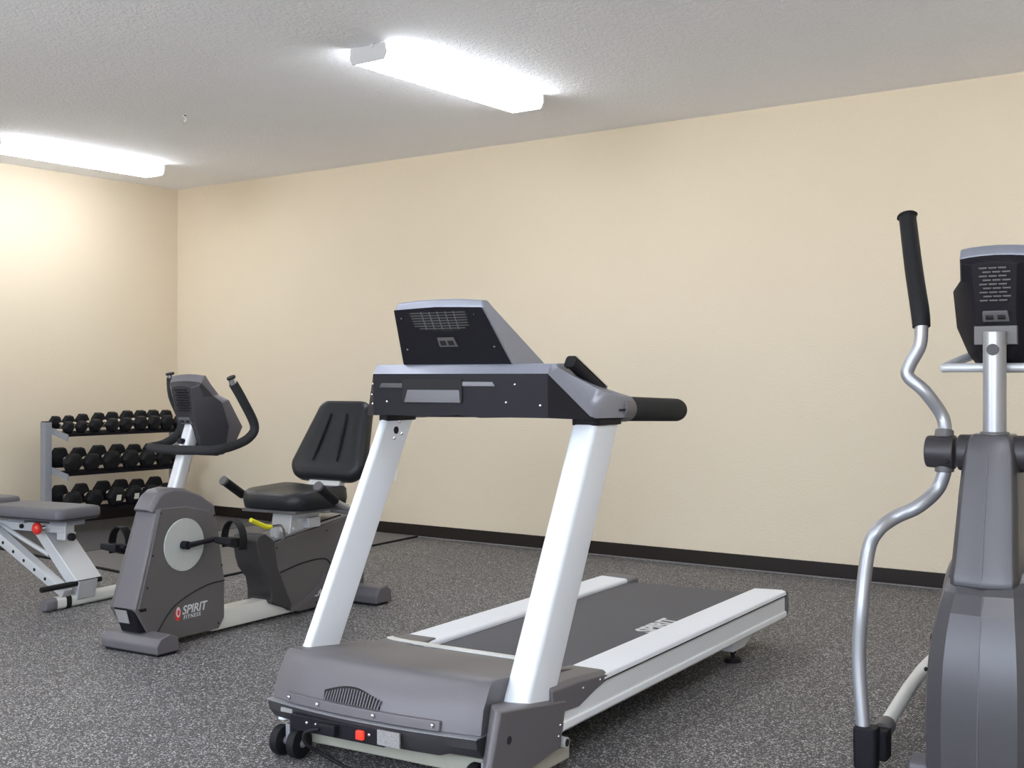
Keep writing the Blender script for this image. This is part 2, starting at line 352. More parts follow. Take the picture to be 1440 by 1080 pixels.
# ------------------------------------------------------------------ treadmill (x right, y towards the user's end, z up)
def treadmill():
    t = empty('treadmill', (5.988, -4.077, 0), R(4.34))
    tag(t, 'grey treadmill with two white uprights and black belt, in the middle of the room', 'treadmill')
    # base frame under the deck
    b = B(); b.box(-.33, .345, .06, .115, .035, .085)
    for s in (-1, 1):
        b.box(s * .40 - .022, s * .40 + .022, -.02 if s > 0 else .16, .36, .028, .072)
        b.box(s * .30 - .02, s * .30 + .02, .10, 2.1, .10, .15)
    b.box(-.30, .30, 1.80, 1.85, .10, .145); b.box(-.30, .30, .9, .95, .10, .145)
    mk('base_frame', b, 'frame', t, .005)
    # deck, belt
    b = B(); b.box(-.365, .365, .45, 2.16, .152, .204); mk('deck', b, 'rubber', t, .004)
    b = B(); y0, y1, z0, z1 = .40, 2.225, .145, .2155
    r = (z1 - z0) / 2; zc = (z0 + z1) / 2
    pr = [(y0, z1)] + [(y1 + r * math.sin(a), zc + r * math.cos(a)) for a in [math.pi * k / 10 for k in range(11)]] + [(y0, z0)]
    b.prism(pr, -.284, .284); belt = mk('running_belt', b, 'belt', t)
    m = basis((.264, 1.255, .2158), (0, 1, 0), (-1, 0, 0))
    mk('lettering', text_bm('SPIRIT', .105, m, .003, .18, .0004, .95), 'letter', belt)
    b = B(); b.cyl((-.29, 2.225, zc), (.29, 2.225, zc), .030, 20); mk('rear_roller', b, 'black', t)
    # side rails
    for s in (-1, 1):
        X = lambda v: s * v
        pr = [(.284, .214), (.284, .226), (.292, .233), (.415, .237), (.431, .231), (.434, .216), (.30, .208)]
        yb = 2.262 if s > 0 else 2.20
        b = B(); b.loft([[(X(x), y, z) for x, z in pr] for y in (.56, yb)]); rail = mk('side_rail', b, 'white', t, .003)
        pr = [(.36, .214), (.428, .2135), (.428, .150), (.436, .146), (.438, .128), (.430, .119), (.36, .121)]
        b = B(); b.loft([[(X(x), y, z) for x, z in pr] for y in (.30, yb - .004)]); mk('side_panel', b, 'psilver', rail, .0025)
        b = B(); b.box(*sorted((X(.4265), X(.4295))), .31, yb - .005, .1475, .1500); b.box(*sorted((X(.4268), X(.4330))), .56, yb - .002, .2125, .2150)
        mk('seam', b, 'hole', rail)
        # dark plastic cover over the rail's front end
        b = B(); b.loft([[(X(x), y, z) for x, z in [(.285, .20), (.285, zt - .006), (.30, zt), (.415, zt), (.4325, zt - .012), (.4325, zl), (.36, zl)]] for y, zt, zl in ((.24, .262, .18), (.40, .256, .17), (.50, .247, .195), (.59, .240, .213))])
        mk('rail_cover', b, 'graph', t, .005)
        for y, z in ((.42, .222), (.53, .2235)):
            b = B(); b.ball((X(.4335), y, z), .0042, 8); mk('screw', b, 'chrome', t)
        # rear end cap
        b = B()
        if s > 0: b.loft([[(X(x), y, z) for x, z in [(.286, .150), (.286, .234), (.415, .238), (.436, .230), (.440, .17), (.434, .118), (.36, .118)]] for y in (2.262, 2.276)]); mk('end_cap', b, 'dgraph', t, .004)
        else: b.loft([[(X(x), y, z) for x, z in [(.270, .150), (.270, .226), (.29, .236), (.415, .240), (.436, .232), (.440, .17), (.434, .118), (.36, .118)]] for y in (2.19, 2.276)]); mk('end_cap', b, 'graph', t, .005)
        # rear foot
        b = B(); b.prism([(1.80, .125), (2.04, .125), (2.04, .095), (1.93, .052), (1.80, .052)], *sorted((X(.325), X(.372)))); mk('foot_bracket', b, 'white', t, .003)
        b = B(); b.cyl((X(.345), 1.865, 0.0), (X(.345), 1.865, .016), .036, 20, .030); b.cyl((X(.345), 1.865, .014), (X(.345), 1.865, .10), .008, 10); b.cyl((X(.345), 1.865, .036), (X(.345), 1.865, .046), .014, 6)
        mk('levelling_foot', b, 'black', t)
    # motor cover (hood): bowed front
    def bow(x): return -.045 * (1 - (x / .43) ** 2)
    rings = []
    N = 17; xl, xr = -.425, .335
    for k in range(N):
        x = xl + (xr - xl) * k / (N - 1); f = bow(x); e = 0
        ed = min(1, (x - xl) / .05, (xr - x) / .02) if True else 1
        top = .302 - .004 * abs(x) * 5
        lean = .012 if x < -.36 else 0
        prof = [(.02 + f, .168), (.032 + f + lean, .235), (.052 + f * .5 + lean * 2, .284), (.060 + f * .4 + lean * 2, .297), (.075 + f * .35 + lean * 2, .304), (.098 + f * .3, .3055), (.22 + f * .2, .292), (.40, .268), (.53, .246), (.556, .240), (.56, .20), (.30, .17)]
        rings.append([(x, y, z) for y, z in prof])
    # round the two ends
    def shr(r, dx, q):
        cy = sum(p[1] for p in r) / len(r); cz = sum(p[2] for p in r) / len(r)
        return [(p[0] + dx, cy + (p[1] - cy) * q, p[2] - (p[2] - .168) * (1 - q) * .8 if p[2] > .168 else p[2]) for p in r]
    rings = [shr(rings[0], -.012, .965)] + rings + [shr(rings[-1], .005, .985)]
    b = B(); b.loft(rings); mk('motor_cover', b, 'graph', t, 0, sharp=42)
    b = B(); b.loft([[(-.425, y, z) for y, z in [(.50, .19), (.50, .249), (.70, .238), (.72, .225), (.72, .19)]], [(-.30, y, z) for y, z in [(.50, .19), (.50, .250), (.70, .238), (.72, .226), (.72, .19)]],
              [(-.285, y, z) for y, z in [(.50, .19), (.50, .25), (.60, .238), (.62, .226), (.62, .19)]]]); mk('cover_corner', b, 'graph', t, .004)
    # pale trim strip at the hood's rear edge
    b = B(); b.tube([(-.415, .590, .247), (-.34, .566, .2475), (-.1, .558, .2475), (.10, .556, .2475), (.13, .56, .246)], 1, sect=[(.011, .003), (-.011, .003), (-.011, -.004), (.011, -.004)], smooth=4)
    mk('trim_strip', b, 'cream', t)
    # grey ledge below the hood front, silver edge, screws
    def bowed(x0, x1, prof, n=16):
        return [[(x0 + (x1 - x0) * k / n, y + bow(x0 + (x1 - x0) * k / n), z) for y, z in prof] for k in range(n + 1)]
    b = B(); b.loft(bowed(-.36, .22, [(.010, .168), (.014, .196), (.035, .197), (.035, .168)])); mk('front_ledge', b, 'graph', t, .003)
    for x in (-.34, -.215, .0, .20):
        b = B(); b.ball((x, .007 + bow(x), .184), .006, 8, (1, .6, 1)); mk('screw', b, 'chrome', t)
    b = B(); b.loft(bowed(-.437, .342, [(-.003, .1625), (-.003, .1655), (.06, .168), (.06, .163)], 24)); mk('silver_edge', b, 'steel', t)
    # belly pan with sloping dark underside
    b = B()
    rg = []
    for k in range(25):
        x = -.43 + .77 * k / 24; f = bow(x)
        zb = .098 if -.33 < x < .24 else .108
        yb = .028
        rg.append([(x, -.002 + f, .161), (x, .004 + f, .135), (x, yb + f, zb), (x, .30, .095), (x, .30, .161)])
    b.loft(rg); mk('belly_pan', b, 'colgrey', t, 0, sharp=25)
    fx = -.055
    b = B(); b.box(-.30, .05, .006 + bow(fx), .03 + bow(fx), .104, .150); b.xf(Matrix.Translation((0, -.010, 0)))
    mk('socket_plate', b, 'black', t, .003)
    b = B(); b.box(-.046, -.020, -.014 + bow(fx), 0 + bow(fx), .115, .141); mk('power_switch', b, 'redlit', t, .003)
    b = B(); b.box(-.185, -.115, -.024 + bow(fx), 0 + bow(fx), .112, .144); mk('power_inlet', b, 'black', t, .004)
    for x in (-.235, -.20, -.003):
        b = B(); b.ball((x, -.005 + bow(fx), .132), .005, 8, (1, .5, 1)); mk('screw', b, 'chrome', t)
    b = B(); b.box(.030, .108, -.002 + bow(.06), .004 + bow(.06), .112, .154); b.xf(Matrix.Translation((0, -.0085, 0))); mk('rating_label', b, 'label', t)
    b = B(); b.box(-.36, -.315, -.004 + bow(-.33), .004 + bow(-.33), .142, .154); mk('rating_label', b, 'label', t)
    b = B(); b.tube([(-.17, -.07, .128), (-.205, -.090, .118), (-.205, -.085, .085), (-.17, -.05, .05), (-.08, -.02, .010), (.05, .0, .006), (.18, .07, .006), (.24, .25, .006)], .0055, 10, 6); mk('power_cord', b, 'black', t)
    # hood vent: dark arch with slanting slats
    b = B(); vx0, vx1 = -.200, .012
    def vtop(u): return .210 + .036 * math.sin(math.pi * min(1, .14 + u * .76))
    for k in range(20):
        u0, u1 = k / 20, (k + 1) / 20
        xa, xb = vx0 + (vx1 - vx0) * u0, vx0 + (vx1 - vx0) * u1
        def P(x, z, off): return (x, .02 + bow(x) + (z - .168) * .18 + off, z)
        b.mi = 0
        b.loft([[P(xa, .199, -.004), P(xb, .199, -.004), P(xb, .199, .012), P(xa, .199, .012)], [P(xa, vtop(u0), -.004), P(xb, vtop(u1), -.004), P(xb, vtop(u1), .012), P(xa, vtop(u0), .012)]])
        b.mi = 1; xm = (xa + xb) / 2; w = .0022
        b.loft([[P(xm - w, .200, -.0065), P(xm + w, .200, -.0065), P(xm + w, .200, .0), P(xm - w, .200, .0)], [P(xm - w + .008, vtop(u0) - .002, -.0065), P(xm + w + .008, vtop(u0) - .002, -.0065), P(xm + w + .008, vtop(u0) - .002, .0), P(xm - w + .008, vtop(u0) - .002, .0)]])
    mk('vent_grille', b, ['hole', 'graph'], t)
    # transport wheels
    for s in (-1, 1):
        b = B()
        for x in (.385, .318):
            b.cyl((s * x - .0145, .012, .045), (s * x + .0145, .012, .045), .045, 28)
        mk('transport_wheel', b, 'rubber', t, .004)
        b = B(); b.cyl((s * .40, .012, .045), (s * .30, .012, .045), .012, 12); b.box(s * .352 - .008, s * .352 + .008, .0, .10, .03, .10)
        b.ball((s * .352 + .049 , .012, .045), .006, 8); b.ball((s * .352 - .049, .012, .045), .006, 8)
        mk('axle', b, 'steel', t)
    # boots at the foot of the uprights
    b = B()
    b.loft([[(.338, y, z) for y, z in [(.06, .245), (.30, .215), (.30, .09), (.05, .055), (.02, .10)]],
            [(.408, y, z) for y, z in [(-.040, .265), (.318, .212), (.285, .085), (.03, .055), (-.090, .105)]],
            [(.424, y, z) for y, z in [(-.052, .264), (.318, .212), (.285, .085), (.03, .055), (-.105, .105)]],
            [(.437, y, z) for y, z in [(-.042, .258), (.312, .207), (.278, .083), (.03, .058), (-.095, .108)]]])
    boot = mk('upright_cover', b, 'graph', t, .004, 2)
    b = B(); b.cyl((.4365, -.005, .175), (.4385, -.005, .175), .011, 16); mk('screw_hole', b, 'hole', boot)
    for y, z in ((.272, .148), (.262, .118)):
        b = B(); b.ball((.438, y, z), .004, 8); mk('screw', b, 'chrome', boot)
    b = B(); b.loft([[(x, y, z) for y, z in [(.10, .262), (.31, .235), (.285, .085), (.10, .075)]] for x in (-.44, -.36)]); mk('upright_cover', b, 'graph_b', t, .007, 3)
    b = B(); b.tube([(.37, .31, .088), (.44, .31, .088)], .016, 16); b.mi = 1; b.cyl((.4405, .31, .088), (.4412, .31, .088), .0115, 16); mk('tube_end', b, ['silver', 'hole'], t)
    # uprights
    for s in (-1, 1):
        if s > 0: cx, w, A, C_ = .378, .042, (.040, .222, .10), (.530, .703, 1.012)
        else: cx, w, A, C_ = -.402, .017, (.022, .190, .10), (.538, .698, 1.012)
        rg = []
        for k in range(5):
            q = k / 4
            ya = A[0] + (C_[0] - A[0]) * q; yb = A[1] + (C_[1] - A[1]) * q; z = A[2] + (C_[2] - A[2]) * q
            rg.append([(x, y, z) for x, y in rrect(w, (yb - ya) / 2, min(.022, w * .85), 5, cx, (ya + yb) / 2)])
        b = B(); b.loft(rg); up = mk('upright', b, 'white', t, sharp=60)
        b = B(); b.plan(rrect(w + .006, (C_[1] - C_[0]) / 2 + .006, min(.024, w), 5, cx, (C_[0] + C_[1]) / 2), .998, 1.022); mk('collar', b, 'black', up, .003)
        if s < 0:
            xi = cx + w
            b = B(); b.cyl((xi - .002, .585, .965), (xi + .002, .585, .965), .013, 18); mk('plug', b, 'black', up)
            for y, z in ((.605, .995), (.618, .952), (.575, .938)):
                b = B(); b.ball((xi, y, z), .0062, 8, (.7, 1, 1)); mk('bolt', b, 'chrome', up)
    # console bar, lofted along x; front segment is the dark panel
    def sec(x):
        a = abs(x)
        if a <= .33:
            q = (a / .33) ** 2; yf = .372 + .018 * q; rise = 0
            zb = 1.030 - (.010 * math.sin(min(1, a / .15) * math.pi / 2) if a < .2 else .006)
            return [(yf, zb), (yf - .002, 1.158), (yf + .006, 1.170), (yf + .016, 1.188), (yf + .115, 1.190), (yf + .135, 1.178), (yf + .15, zb)]
        q = (a - .33) / .10
        L = lambda u, v: u + (v - u) * q
        K = lambda u, v: u + (v - u) * min(1, q) ** .6
        return [(L(.390, .482), L(1.024, 1.018)), (L(.388, .486), L(1.158, 1.022)), (L(.396, .492), L(1.170, 1.040)), (L(.406, .565), L(1.188, 1.100)), (L(.505, .765), K(1.19, 1.083)), (L(.525, .775), K(1.178, 1.070)), (L(.54, .77), L(1.024, 1.012))]
    xs = [-.432, -.425, -.415, -.405, -.395, -.385, -.372, -.36, -.352, -.345, -.338, -.33, -.25, -.2, -.1, 0, .1, .2, .25, .33, .338, .345, .352, .36, .372, .385, .395, .405, .415, .425, .432]
    rg = [[(x, y, z) for y, z in sec(x)] for x in xs]
    for i in (0, -1):
        cy = .63; cz = 1.06
        rg[i] = [(p[0], cy + (p[1] - cy) * .93, cz + (p[2] - cz) * .88) for p in rg[i]]
    b = B(); b.loft(rg, segmats=[1, 0, 0, 0, 0, 0, 1]); bar = mk('console_bar', b, ['rim', 'black'], t, 0, sharp=34)
    # storage recess and ledges on the front panel
    b = B(); b.mi = 1
    b.box(-.195, .035, .366, .376, 1.066, 1.142); b.mi = 0
    b.loft([[(-.19, .366, 1.066), (.03, .366, 1.066), (.03, .372, 1.066), (-.19, .372, 1.066)], [(-.175, .3655, 1.108), (.025, .3655, 1.108), (.025, .372, 1.108), (-.175, .372, 1.108)]])
    b.loft([[(-.30, .3665 + .014, 1.112), (-.20, .368 + .004, 1.112), (-.20, .385, 1.112), (-.30, .385, 1.112)], [(-.29, .378, 1.128), (-.20, .371, 1.128), (-.20, .385, 1.128), (-.29, .385, 1.128)]])
    b.loft([[(.035, .3665, 1.118), (.155, .3710, 1.118), (.155, .385, 1.118), (.035, .385, 1.118)], [(.035, .3665, 1.134), (.145, .3710, 1.134), (.145, .385, 1.134), (.035, .385, 1.134)]])
    mk('storage_recess', b, ['graph_b', 'hole'], bar, .002)
    for x, z in ((-.335, 1.125), (-.34, 1.06), (-.27, 1.068), (.22, 1.125), (.19, 1.07), (.305, 1.062), (-.35, 1.09)):
        y = sec(x)[0][0]
        b = B(); b.ball((x, y - .001, z), .0042, 8, (1, .6, 1)); mk('screw', b, 'chrome', bar)
    # display head
    b = B()
    def hd(hw, ya, yb, z, crown=0):
        return [(-hw, ya, z), (-hw * .5, ya - .003, z + crown), (0, ya - .004, z + crown * 1.25), (hw * .5, ya - .003, z + crown), (hw, ya, z), (hw, yb, z), (0, yb, z + crown * 1.2), (-hw, yb, z)]
    b.loft([hd(.207, .392, .602, 1.184), hd(.166, .286, .352, 1.357, .004), hd(.159, .292, .325, 1.380, .006)])
    head = mk('display_housing', b, 'rim', t, .006, 3)
    b = B()
    def onback(x, q, off): # q 0 bottom..1 top on the back face
        return (x, .392 + (.286 - .392) * q - off, 1.184 + (1.357 - 1.184) * q)
    b.loft([[onback(-.204, .02, o), onback(.204, .02, o), onback(.163, 1.0, o + .003), onback(.0, 1.03, o + .006), onback(-.163, 1.0, o + .003)] for o in (.0005, .006)])
    bp = mk('back_panel', b, 'black', head, .002)
    b = B(); b.mi = 1
    o = .0085
    top = [(-.11, .93), (-.055, .965), (0, .975), (.06, .96), (.105, .93)]
    pts = [(-.112, .90)] + [(-.10, .955), (0, .975), (.10, .955)] + [(.108, .90), (.098, .70), (.06, .62), (0, .60), (-.06, .63), (-.09, .70)]
    b.loft([[onback(x, q, oo) for x, q in pts] for oo in (.006, .0105)])
    b.mi = 0
    for k in range(7):
        q = .66 + k * .045; hw = .085 if k < 1 else .102
        b.loft([[onback(-hw, q - .006, .010), onback(hw, q - .006, .010), onback(hw, q + .006, .010), onback(-hw, q + .006, .010)], [onback(-hw, q - .006, .013), onback(hw, q - .006, .013), onback(hw, q + .006, .013), onback(-hw, q + .006, .013)]])
    for x in (-.06, -.03, 0, .03, .06):
        b.loft([[onback(x - .0015, .64, .010), onback(x + .0015, .64, .010), onback(x + .0015, .95, .010), onback(x - .0015, .95, .010)], [onback(x - .0015, .64, .0125), onback(x + .0015, .64, .0125), onback(x + .0015, .95, .0125), onback(x - .0015, .95, .0125)]])
    mk('vent_grille', b, ['dgraph', 'hole'], bp)
    b = B(); b.mi = 0
    b.loft([[onback(-.034, .33, .006), onback(.034, .33, .006), onback(.030, .50, .006), onback(-.030, .50, .006)], [onback(-.034, .36, .012), onback(.034, .36, .012), onback(.030, .50, .014), onback(-.030, .50, .014)]])
    b.mi = 1
    for x in (-.015, .015): b.loft([[onback(x - .010, .36, .011), onback(x + .010, .36, .011), onback(x + .010, .44, .012), onback(x - .010, .44, .012)], [onback(x - .010, .36, .0145), onback(x + .010, .36, .0145), onback(x + .010, .44, .0155), onback(x - .010, .44, .0155)]])
    mk('data_port', b, ['dgraph', 'hole'], bp, .0)
    for x, q in ((-.145, .86), (.13, .90), (-.165, .30), (.165, .33), (.0, .985)):
        b = B(); p = onback(x, q, .0065); b.ball(p, .0042, 8, (1, .6, 1)); mk('screw', b, 'graph', bp)
    b = B(); b.loft([[(-.17, .59, 1.20), (.17, .59, 1.20), (.14, .345, 1.355), (-.14, .345, 1.355)], [(-.17, .594, 1.206), (.17, .594, 1.206), (.14, .349, 1.361), (-.14, .349, 1.361)]]); mk('screen', b, 'screen', head)
    # pulse grip sticking up on the near wing
    b = B(); P0, P1 = Vector((.385, .640, 1.100)), Vector((.362, .478, 1.192))
    b.tube([P0, P1], .0165, sect=rrect(1, .95, .5, 4)); g = mk('sensor_handle', b, 'black', t, .0)
    b = B(); d = Vector((.006, .010, .0175)); b.tube([P0 + d, P1 + d], .009, sect=rrect(1, .35, .2, 2)); mk('sensor_plate', b, 'chrome', g)
    b = B(); b.tube([P1 - (P1 - P0).normalized() * .004, P1 + (P1 - P0).normalized() * .007], .0195, sect=rrect(1, 1, .5, 4)); mk('end_cap', b, 'rubber', g)
    # foam hand grips
    for s in (-1, 1):
        b = B(); b.tube([(s * .40, .72, 1.046), (s * .40, .80, 1.044), (s * .40, 1.175, 1.032), (s * .40, 1.19, 1.0315), (s * .40, 1.197, 1.031)], [.040, .040, .040, .037, .026], 24); mk('hand_grip', b, 'foam', t, sharp=60)
        b = B(); b.tube([(s * .40, .70, 1.047), (s * .40, .775, 1.045)], .042, 24); mk('grip_collar', b, 'graph', t, .003)
    b = B(); b.box(.4335, .4365, .66, .755, 1.040, 1.047); mk('slot', b, 'hole', bar)
    return t
treadmill()

# ------------------------------------------------------------------ shared display console for bike and elliptical
def console(parent, dy, dz, lean=0.0):
    def ring(pts):
        x0, y0, z0 = pts[0]
        cr = [(x0 * k, y0 + dy, z0 + dz + c) for k, c in ((-.75, .0045), (-.4, .0075), (0, .009), (.4, .0075), (.75, .0045))]
        return [(x, y + dy, z + dz) for x, y, z in pts] + [(-x, y + dy, z + dz) for x, y, z in pts[::-1]] + cr
    A = [(.060, .310, 1.102), (.058, .318, 1.05), (.056, .326, 1.01), (.055, .340, .95), (.058, .366, .88), (.040, .385, .845)]
    Am = [(.092, .328, 1.112), (.096, .352, 1.062), (.104, .372, 1.030), (.098, .395, .95), (.082, .410, .865), (.052, .412, .815)]
    Bk = [(.098, .334, 1.124), (.108, .395, 1.066), (.135, .425, 1.036), (.133, .470, .930), (.104, .485, .855), (.060, .470, .795)]
    Cr = [(.100, .356, 1.155), (.107, .437, 1.068), (.134, .468, 1.048), (.132, .556, .925), (.104, .545, .860), (.060, .512, .800)]
    b = B(); b.loft([ring(A), ring(Am), ring(Bk)]); back = mk('console_back', b, 'cgraph' if parent.name.startswith('recumbent') else 'black', parent, .003, 2)
    b = B(); b.loft([ring(Bk), ring([(x + .001, y * .5 + y2 * .5, z * .5 + z2 * .5 + .002) for (x, y, z), (x2, y2, z2) in zip(Bk, Cr)]), ring(Cr)]); bez = mk('console_bezel', b, 'graph' if parent.name.startswith('recumbent') else 'rim', parent, .005, 2)
    b = B(); pts = [(.08, .372, 1.150), (.082, .435, 1.075), (.10, .47, 1.04), (.10, .54, .94)]
    b.loft([[(x, y + dy + o, z + dz + o) for x, y, z in pts] + [(-x, y + dy + o, z + dz + o) for x, y, z in pts[::-1]] for o in (.001, .005)]); mk('screen', b, 'screen', bez)
    # vent slots on the back
    b = B()
    def on(x, q, o): return (x, .310 + dy + (.340 - .310) * q - o, 1.102 + dz + (.95 - 1.102) * q)
    for k in range(9):
        q = .05 + k * .075
        for c in (-1, 0, 1):
            x0 = c * .026 + (.006 if k % 2 else -.004)
            b.loft([[on(x0 - .011, q, .0), on(x0 + .011, q, .0), on(x0 + .011, q + .035, .0), on(x0 - .011, q + .035, .0)], [on(x0 - .011, q, .003), on(x0 + .011, q, .003), on(x0 + .011, q + .022, .003), on(x0 - .011, q + .022, .003)]])
    mk('vent_slots', b, 'dgraph' if not parent.name.startswith('recumbent') else 'black', back)
    b = B(); q = .93
    b.loft([[on(x, z, -.004) for x, z in ((-.036, 1.06), (.036, 1.06), (.034, .86), (-.034, .86))], [on(x, z, .012) for x, z in ((-.034, .90), (.034, .90), (.032, .86), (-.032, .86))]])
    b.mi = 1
    for x in (-.016, .016): b.loft([[on(x + u, z, .002) for u, z in ((-.010, 1.02), (.010, 1.02), (.010, .94), (-.010, .94))], [on(x + u, z, .0095) for u, z in ((-.010, 1.0), (.010, 1.0), (.010, .94), (-.010, .94))]])
    mk('data_port', b, ['graph', 'hole'], back)
    for x, y, z in ((.088, .333, 1.115), (-.088, .333, 1.115), (.098, .368, 1.035), (-.098, .368, 1.035), (.107, .43, .95), (-.107, .43, .95)):
        b = B(); b.ball((x, y + dy, z + dz), .0035, 8); mk('screw', b, 'hole', back)
    return back

# ------------------------------------------------------------------ recumbent bike
def strap_pedal(parent, x, y, z, s, face=1):
    b = B(); b.loft([[(x - .048, y - .052, z - .012), (x + .048, y - .052, z - .014), (x + .048, y + .055, z - .050), (x - .048, y + .055, z - .046)], [(x - .048, y - .052, z + .014), (x + .048, y - .052, z + .014), (x + .048, y + .055, z + .004), (x - .048, y + .055, z + .004)]])
    p = mk('pedal', b, 'rubber', parent, .004)
    b = B(); pts = []
    for k in range(13):
        a = R(-35 + 245 * k / 12); pts.append((x + .056 * math.cos(a), y + .020, z + .002 + .080 * math.sin(a)))
    b.tube(pts, 1, sect=[(.0025, .020), (-.0025, .020), (-.0025, -.020), (.0025, -.020)]); mk('strap', b, 'rubber', p)
def bike():
    t = empty('recumbent_bike', bike_loc, R(4.34))
    tag(t, 'grey recumbent exercise bike with black seat and backrest, left of the treadmill', 'exercise bike')
    # front stabiliser
    b = B(); b.loft([[(x, y, z) for y, z in [(.0, .010), (-.005, .045), (.02, .076), (.07, .088), (.115, .068), (.125, .01)]] for x in (-.145, -.138, 0, .17, .195)]); fs = mk('front_stabiliser', b, 'graph', t, .008, 3)
    b = B(); b.box(-.135, .185, .012, .115, 0, .022); mk('rubber_foot', b, 'rubber', fs, .003)
    # shroud
    side = [(.105, .595), (.26, .592), (.40, .560), (.432, .535), (.449, .471), (.488, .244), (.488, .076), (.455, .030), (.215, .028), (.052, .075), (-.020, .188)]
    inner = [(y + .004 if i not in (3, 4, 5, 6) else y - .004, z) for i, (y, z) in enumerate(side)]
    b = B(); b.loft([[(-.046 - .055 * (.6 - z) - .0, y, z) for y, z in side], [(.086, y, z) for y, z in side]]); sh = mk('shroud', b, 'dgraph', t, .006, 2)
    # front nose: flat face with chamfers, lighter grey
    rg = []
    for (ys, z) in ((.105, .592), (.04, .36), (-.012, .19)):
        e = .055 * (.6 - z)
        rg.append([(-.047 - e, ys + .014, z), (-.016 - e, ys - .012, z), (.080, ys - .008, z), (.089, ys + .010, z), (.089, ys + .016, z), (-.047 - e, ys + .020, z)])
    b = B(); b.loft(rg); mk('front_cover', b, 'graph', sh, .004, 2)
    b = B(); b.loft([[(-.069, .004, .190), (-.038, -.023, .190), (.079, -.019, .190), (.087, .0, .190), (.087, .04, .190), (-.069, .04, .190)], [(-.060, .05, .085), (-.040, .018, .085), (.065, .018, .085), (.080, .05, .085), (.080, .08, .085), (-.060, .08, .085)]]); lo = mk('lower_front', b, 'black', sh, .004)
    b = B(); b.loft([[(-.032, -.021, .182), (.035, -.019, .182), (.032, .001, .125), (-.030, .0, .125)], [(-.032, -.018, .182), (.035, -.016, .182), (.032, .004, .125), (-.030, .003, .125)]]); b.xf(Matrix.Translation((0, -.004, 0))); mk('warning_label', b, 'label', lo)
    # cowl round the post
    cw = [(.062, .590), (.100, .645), (.135, .668), (.20, .676), (.27, .665), (.36, .632), (.432, .588), (.440, .545), (.42, .530), (.11, .57)]
    b = B(); b.loft([[(x, y + (.028 if x < -.03 and y < .2 else (.012 if x > .07 and y < .2 else 0)), z - (.010 if x < -.04 or x > .07 else 0)) for y, z in cw] for x in (-.047, -.018, .062, .080)]); mk('top_cowl', b, 'graph', sh, .006, 3)
    # seam on the near side, screws, disc
    b = B(); pts = [(.0865, .095, .072), (.0865, .172, .158), (.0865, .268, .205), (.0865, .389, .236), (.0865, .484, .240)]
    b.tube(pts, .0035, 6, 4); mk('seam', b, 'hole', sh)
    for y, z in ((.118, .575), (.075, .40), (.045, .27), (.425, .535), (.470, .31), (.45, .055)):
        b = B(); b.ball((.0862, y, z), .0050, 8, (.5, 1, 1)); mk('screw', b, 'hole', sh)
    for s in (-1, 1):
        b = B(); b.cyl((.0855 if s > 0 else -.050, .245, .428), (.0925 if s > 0 else -.067, .245, .428), .113, 48); mk('crank_disc', b, 'disc', sh, .002)
    m = basis((.0872, .235, .128), (0, 1, .02), (0, 0, 1)); mk('lettering', text_bm('SPIRIT', .052, m, .001, .25, .0004), 'letter', sh)
    m = basis((.0872, .243, .106), (0, 1, .02), (0, 0, 1)); mk('lettering', text_bm('FITNESS', .023, m, .0004, .15, .0004, 1.25), 'letter', sh)
    b = B()
    for k in range(3):
        b.mi = k
        r0 = (.030, .022, .012)[k]; yy, zz = (.212, .135) if k == 0 else ((.214, .142) if k == 1 else (.216, .140))
        b.cyl((.0866 + k * .0004, yy, zz), (.0874 + k * .0004, yy, zz), r0, 24)
    b.xf(Matrix.Translation((0, .212, 0)) @ Matrix.Diagonal((1, .55, 1, 1)) @ Matrix.Translation((0, -.212, 0)))
    mk('emblem', b, ['red', 'letter', 'red'], sh)
    # cranks and pedals
    for s, ye, ze in ((1, .385, .440), (-1, .115, .415)):
        b = B(); b.cyl((.09 if s > 0 else -.06, .235, .428), (s * .125, .235, .428), .018, 16)
        b.tube([(s * .122, .235, .428), (s * .128, (.235 + ye) / 2, (.428 + ze) / 2), (s * .138, ye, ze)], [.016, .013, .013], sect=rrect(1, .7, .4, 3)); b.cyl((s * .13, ye, ze), (s * .165, ye, ze), .008, 10)
        cr = mk('crank', b, 'black', t)
        strap_pedal(t, s * .205, ye + .02, ze, s)
    # post, handlebar
    b = B(); b.loft([[(x, y, z) for x, y in rrect(.028, .032, .015, 3, 0, yc)] for yc, z in ((.262, .62), (.388, .955))]); post = mk('post', b, 'silver', t)
    b = B(); b.cyl((0, .325, .865), (0, .300, .870), .013, 12); mk('plug', b, 'black', post)
    pts = [(-.24, .475, 1.145), (-.245, .49, 1.06), (-.245, .545, .95), (-.24, .52, .885), (-.222, .42, .845), (-.195, .315, .835), (-.10, .288, .832), (0, .285, .830), (.10, .288, .832), (.195, .315, .835), (.220, .40, .848), (.230, .49, .880), (.235, .52, .935), (.235, .445, 1.05), (.230, .395, 1.120)]
    b = B(); b.tube(pts, .0205, 14, 6); hb = mk('handlebar', b, 'foam', t)
    for p, q in (((-.24, .475, 1.14), (-.24, .470, 1.160)), ((.2305, .398, 1.115), (.229, .385, 1.142))):
        b = B(); b.cyl(p, q, .0165, 12); mk('sensor_ring', b, 'chrome', hb)
        q2 = tuple(Vector(q) + (Vector(q) - Vector(p)).normalized() * .008); b = B(); b.cyl(q, q2, .020, 12); mk('end_cap', b, 'rubber', hb)
    b = B(); b.box(-.03, .03, .285, .33, .812, .820); mk('clamp', b, 'silver', hb, .002)
    console(t, 0, 0)
